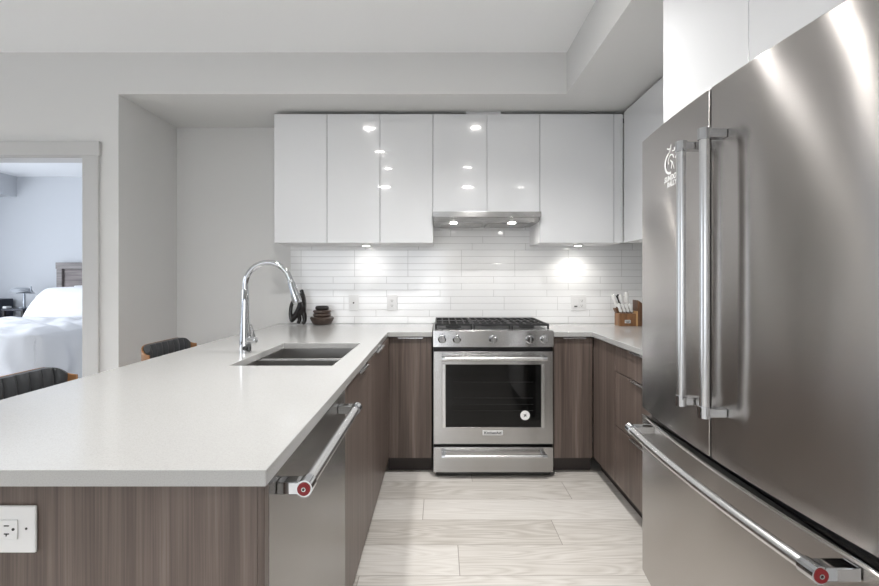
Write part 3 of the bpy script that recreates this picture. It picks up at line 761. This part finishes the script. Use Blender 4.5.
knife('white handled knife in the middle of the knife block, right of the scissors', (kb.x-.006, kb.y+.016, kb.z+.1290), .30, .10, .019, WH, 'long knives in the block')
knife('tall white handled knife toward the right of the knife block', (kb.x+.022, kb.y+.02, kb.z+.1290), .10, .115, .020, WH, 'long knives in the block')
# scissors: black double loop handle
b = Vector((kb.x-.028, kb.y+.014, kb.z+.1290))
t = thing('kitchen_scissors', 'black handled scissors standing in the knife block', 'scissors', b)
for s_ in (-1, 1):
    R_ = Matrix.Rotation(-.33, 4, 'Y')
    pts = [b + (R_ @ Vector((s_*.010+.010*math.cos(a)*1.0, 0, .058+.036*math.sin(a)))) for a in [2*PI*k/16 for k in range(17)]]
    MB().tube(pts, .0052, 8).build('loop', BLACK, t, smooth=True)
MB().tube([b, b+(Matrix.Rotation(-.33, 4, 'Y') @ Vector((0, 0, .028)))], [.009, .011], 12).build('pivot', BLACK, t, smooth=True)

# ------------------------------------------------------------------ bar stools
def make_stool(label, yc):
    X = -1.60
    t = thing('bar_stool', label, 'stool', (X+.2, yc, 0), 'bar stools along the peninsula')
    hw = .232; r = .08
    def path(off):
        # plan curve of the wrap-around back, leaving the middle straight
        P = []; R_ = r-off
        for k in range(9):
            a = PI/2*k/8; P.append((X+r-R_*math.sin(a)+ .0, yc-hw+r-R_*math.cos(a)))
        for k in range(1, 12): P.append((X+off, yc-hw+r+(2*hw-2*r)*k/12))
        for k in range(9):
            a = PI/2*(1-k/8); P.append((X+r-R_*math.sin(a), yc+hw-r+R_*math.cos(a)))
        return P
    def topz(y):  # top corners round off
        e = max(0, (abs(y-yc)-hw+.10)/.10); return .896-.046*min(1, e)**2.2
    def shell(o0, o1, z0, dz, chan=False):
        A = path(o0); Bp = path(o1); vs = []; fs = []; nz = 6
        for (ax, ay), (bx_, by_) in zip(A, Bp):
            for k in range(nz+1):
                z = z0+(topz(ay)+dz-z0)*k/nz; vs.append((ax, ay, z))
            for k in range(nz+1):
                z = z0+(topz(ay)+dz-z0)*(nz-k)/nz; vs.append((bx_, by_, z))
        m_ = 2*(nz+1)
        for i in range(len(A)-1):
            for k in range(m_): fs.append((i*m_+k, i*m_+(k+1) % m_, (i+1)*m_+(k+1) % m_, (i+1)*m_+k))
        fs.append(tuple(range(m_))); fs.append(tuple(reversed(range((len(A)-1)*m_, len(A)*m_))))
        return MB().add(vs, fs)
    shell(0, .009, .60, 0).build('back_shell', WALNUT, t, bev=.003, smooth=True)
    # channel-tufted pad: nine upright rolls
    A = path(.028); L = [0]
    for p, q in zip(A[:-1], A[1:]): L.append(L[-1]+math.dist(p, q))
    def at(s):
        for i in range(len(A)-1):
            if s <= L[i+1]+1e-9:
                f = (s-L[i])/(L[i+1]-L[i]); return (A[i][0]+(A[i+1][0]-A[i][0])*f, A[i][1]+(A[i+1][1]-A[i][1])*f)
        return A[-1]
    sa, sb = L[-1]*.05, L[-1]*.95; nch = 8; Wc = (sb-sa)/nch; mb = MB(); ns = nch*8
    vs = []; fs = []; nz = 8
    for i in range(ns+1):
        s = sa+(sb-sa)*i/ns; x, y = at(s); x2, y2 = at(min(L[-1], s+.004)); x1, y1 = at(max(0, s-.004))
        tx, ty = x2-x1, y2-y1; l_ = math.hypot(tx, ty); nx, ny = ty/l_, -tx/l_
        puff = .010+.016*abs(math.sin(PI*(s-sa)/Wc))**.55
        tp = min(1, (s-sa)/.03, (sb-s)/.03); puff *= .35+.65*max(tp, 0)**.5; zt = topz(y)-.001-.016*(1-tp)**2
        ring = [(x-nx*.0175, y-ny*.0175, .615)]
        for k in range(nz+1):
            a = k/nz; zz = .615+(zt-.615)*a; cap = min(1, (1-a)*8+.3)**.5 if a > .87 else 1
            ring.append((x+nx*puff*cap, y+ny*puff*cap, zz))
        ring.append((x-nx*.0175, y-ny*.0175, zt)); n0 = len(ring); vs += ring
        if i:
            for k in range(n0): fs.append(((i-1)*n0+k, (i-1)*n0+(k+1) % n0, i*n0+(k+1) % n0, i*n0+k))
    fs.append(tuple(range(n0))); fs.append(tuple(reversed(range(ns*n0, (ns+1)*n0))))
    mb.add(vs, fs).build('back_cushion', LEATHER, t, smooth=True)
    box(X+.055, X+.43, yc-.205, yc+.205, .60, .665).build('seat', LEATHER, t, bev=.02, seg=4)
    box(X+.07, X+.42, yc-.19, yc+.19, .582, .599).build('seat_frame', WALNUT, t, bev=.003)
    for sx_, sy_ in ((0, -1), (0, 1), (1, -1), (1, 1)):
        xt = X+.10+sx_*.28; yt = yc+sy_*.16; xb = X+.05+sx_*.37; yb_ = yc+sy_*.21
        MB().tube([(xb, yb_, 0), (xt, yt, .5815)], [.011, .016], 14).build('leg', LEGM, t, smooth=True)
    f = .22/.58; q = [(X+.05+.05*f, -.21+.05*f), (X+.42-.04*f, -.21+.05*f), (X+.42-.04*f, .21-.05*f), (X+.05+.05*f, .21-.05*f)]
    mb = MB()
    for i in range(4):
        a, b_ = q[i], q[(i+1) % 4]; mb.tube([(a[0], yc+a[1], .22), (b_[0], yc+b_[1], .22)], .008, 10)
    mb.build('footrest', LEGM, t, smooth=True)
make_stool('charcoal channel tufted bar stool with wood edge nearer the camera', 1.66)
make_stool('charcoal channel tufted bar stool with wood edge farther along, by the back wall', 2.585)

# ------------------------------------------------------------------ bedroom
bx0, bx1, by0, by1 = -5.27, -3.65, 4.05, 6.10
t = thing('bed', 'bed with a grey weathered wood headboard seen through the doorway', 'bed', ((bx0+bx1)/2, (by0+by1)/2, 0))
box(bx0+.04, bx1-.04, by0+.04, by1, .12, .38).build('bed_frame', GREYOAK, t, bev=.005)
for x in (bx0+.1, bx1-.1):
    for y in (by0+.1, by1-.1): box(x-.04, x+.04, y-.04, y+.04, 0, .1195).build('leg', GREYOAK, t)
box(bx0+.04, bx1-.04, by0+.04, by1-.001, .381, .70).build('mattress', BEDDING, t, bev=.04, seg=4)
hb0, hb1 = bx0+.065, bx1
hbd = thing('x', '', '', (0, 0, 0)); bpy.data.objects.remove(hbd)
hd = MB().box(hb0, hb0+.075, 6.105, 6.175, 0, 1.385).box(hb1-.11, hb1, 6.105, 6.175, 0, 1.385).box(hb0-.008, hb1+.008, 6.10, 6.18, 1.386, 1.475).build('headboard', GREYOAK, t, bev=.004)
box(hb0+.076, hb1-.111, 6.135, 6.165, .3, 1.385).build('headboard_panel', woodgrain('headboard_plank', (.09, .07, .07), (.26, .22, .21), (2, 20, 45)), hd)
# duvet: draped, wrinkled sheet with thickness
import mathutils.noise as mn
def duvet():
    x0, x1, y0, y1 = bx0-.0, bx1+.0, by0-.0, 5.36; top = .765; drop = .50
    nx, ny = 60, 90; sx_ = (x1-x0)+2*drop; sy_ = (y1-y0)+drop
    vs = []; fs = []
    for j in range(ny+1):
        for i in range(nx+1):
            u = -drop+sx_*i/nx; v = -drop+sy_*j/ny
            W_ = x1-x0
            ox = max(0, -u) if u < 0 else max(0, u-W_); oy = max(0, -v)
            x = x0+min(max(u, 0), W_); y = y0+max(v, 0)
            dn = max(ox, oy)
            z = top - dn
            flare = .02+.05*(dn/drop)
            w1 = mn.noise((u*2.2, v*2.6, 0)); w2 = mn.noise((u*6+9, v*5, 3)); w3 = mn.noise((u*3+v*4, u*1.2-v*1.0, 7))
            ridge = abs(w3)**.7
            if dn > 0:
                hang = math.sin((u if oy >= ox else v)*17+w1*5)*.03*(dn/drop)
                if ox >= oy: x += (-1 if u < 0 else 1)*(flare+hang+.03)
                else: y -= flare+hang+.03
                if ox > 0 and oy > 0:
                    x = x0+(-(flare) if u < 0 else W_+flare); y = y0-flare
            edge = min(1, max(0, min(u, W_-u, v+0)/.12)) if dn == 0 else 0
            if dn == 0: z += (.035*w1+.018*w2+.05*ridge)*1.0 - .03*(1-edge)**2+.0
            vs.append((x, y, z))
    for j in range(ny):
        for i in range(nx): a = j*(nx+1)+i; fs.append((a, a+1, a+nx+2, a+nx+1))
    o = MB().add(vs, fs).build('duvet', BEDDING, smooth=True)
    m = o.modifiers.new('thick', 'SOLIDIFY'); m.thickness = .015; m.offset = 1
    s = o.modifiers.new('sub', 'SUBSURF'); s.levels = 1; s.render_levels = 1
    return o
tag(duvet(), 'rumpled white duvet spread over the bed', 'duvet')
def pillow(label, c, w_, h_, d_, tilt, grp):
    vs = []; fs = []; n_ = 20
    for s_ in (-1, 1):
        for j in range(n_+1):
            for i in range(n_+1):
                u = 2*i/n_-1; v = 2*j/n_-1
                th = (max(0, (1-u**4)*(1-v**4)))**.5*d_/2+.004
                pin = 1-.06*(u*u)*(v*v)
                vs.append((u*w_/2*pin, s_*th*(1+.12*mn.noise((u*2+c[0], v*2, s_))), v*h_/2*pin))
    K = (n_+1)**2
    for s_ in (0, 1):
        for j in range(n_):
            for i in range(n_):
                a = s_*K+j*(n_+1)+i; q = (a, a+1, a+n_+2, a+n_+1); fs.append(q if s_ == 0 else q[::-1])
    for i in range(n_):
        for a, b in ((i, i+1), (n_*(n_+1)+i, n_*(n_+1)+i+1), (i*(n_+1), (i+1)*(n_+1)), (i*(n_+1)+n_, (i+1)*(n_+1)+n_)): fs.append((a, b, b+K, a+K))
    M_ = Matrix.Translation(c) @ Matrix.Rotation(tilt, 4, 'X')
    return tag(MB().add(vs, fs).xf(M_).build('pillow', BEDDING, smooth=True), label, 'pillow', grp)
pillow('plump white pillow leaning on the headboard, behind the lower pillow', (-4.45, 5.97, .955), .90, .44, .15, -.15, 'bed pillows')
pillow('white pillow lying flatter in front of the leaning pillow', (-4.55, 5.55, .955), .95, .50, .17, -.78, 'bed pillows')
# bedside things
t = thing('nightstand', 'small dark bedside table left of the bed', 'nightstand', (-5.50, 5.90, 0))
box(-5.58, -5.30, 5.72, 6.08, .845, .872).build('table_top', NAVY, t, bev=.003)
for x in (-5.56, -5.32):
    for y in (5.74, 6.06): box(x-.014, x+.014, y-.014, y+.014, 0, .8445).build('leg', LEGM, t)
box(-5.54, -5.34, 5.75, 6.06, .45, .47).build('shelf', NAVY, t)
t = thing('table_lamp', 'metal mushroom table lamp on the bedside table', 'lamp', (-5.55, 5.9, .872))
LM = mat('lamp_metal', (.35, .38, .42), .3, .7)
MB().lathe([(0, .8725), (.07, .8725), (.07, .880), (.015, .885), (.013, .9), (.013, 1.06), (0, 1.06)], (-5.45, 5.9, 0)).build('stem', LM, t, smooth=True)
MB().lathe([(0, 1.0605), (.095, 1.0605), (.097, 1.068), (.02, 1.074), (0, 1.074)], (-5.43, 5.9, 0)).build('plate', LM, t, smooth=True)
MB().lathe([(0, 1.075), (.115, 1.075), (.118, 1.085), (.10, 1.12), (.06, 1.138), (0, 1.142)], (-5.49, 5.9, 0)).build('lamp_shade', mat('lamp_dome', (.45, .47, .50), .35, .3), t, smooth=True)
MB().tube([(-5.36, 5.9, 1.0745), (-5.36, 5.9, 1.155)], .008, 10).build('switch_post', LM, t, smooth=True)
t = thing('side_cabinet', 'dark navy cabinet at the left edge of the doorway view', 'cabinet', (-6.05, 5.9, 0))
box(-6.35, -5.83, 5.65, 6.15, .08, .985).build('body', NAVY, t, bev=.004)
box(-6.34, -5.84, 5.63, 5.649, .1, .93).build('door', NAVY, t, bev=.002)
for x in (-6.3, -5.86):
    for y in (5.7, 6.1): box(x-.02, x+.02, y-.02, y+.02, 0, .0795).build('leg', NAVY, t)
t = thing('wall_switch', 'small white switch plate on the bedroom wall beside the headboard', 'switch', (-5.47, 6.2, 1.0))
box(-5.575, -5.50, 6.193, 6.1997, .955, 1.03).build('cover_plate', PLASTIC, t, bev=.002)
box(-5.54, -5.51, 6.188, 6.1925, .975, 1.01).build('rocker', RACK, t, bev=.001)
tag(MB().box(-5.577, -5.527, 5.735, 5.81, .8725, .90).build('tissue_box', PLASTIC, bev=.005), 'small white box on the bedside table left of the lamp', 'box')
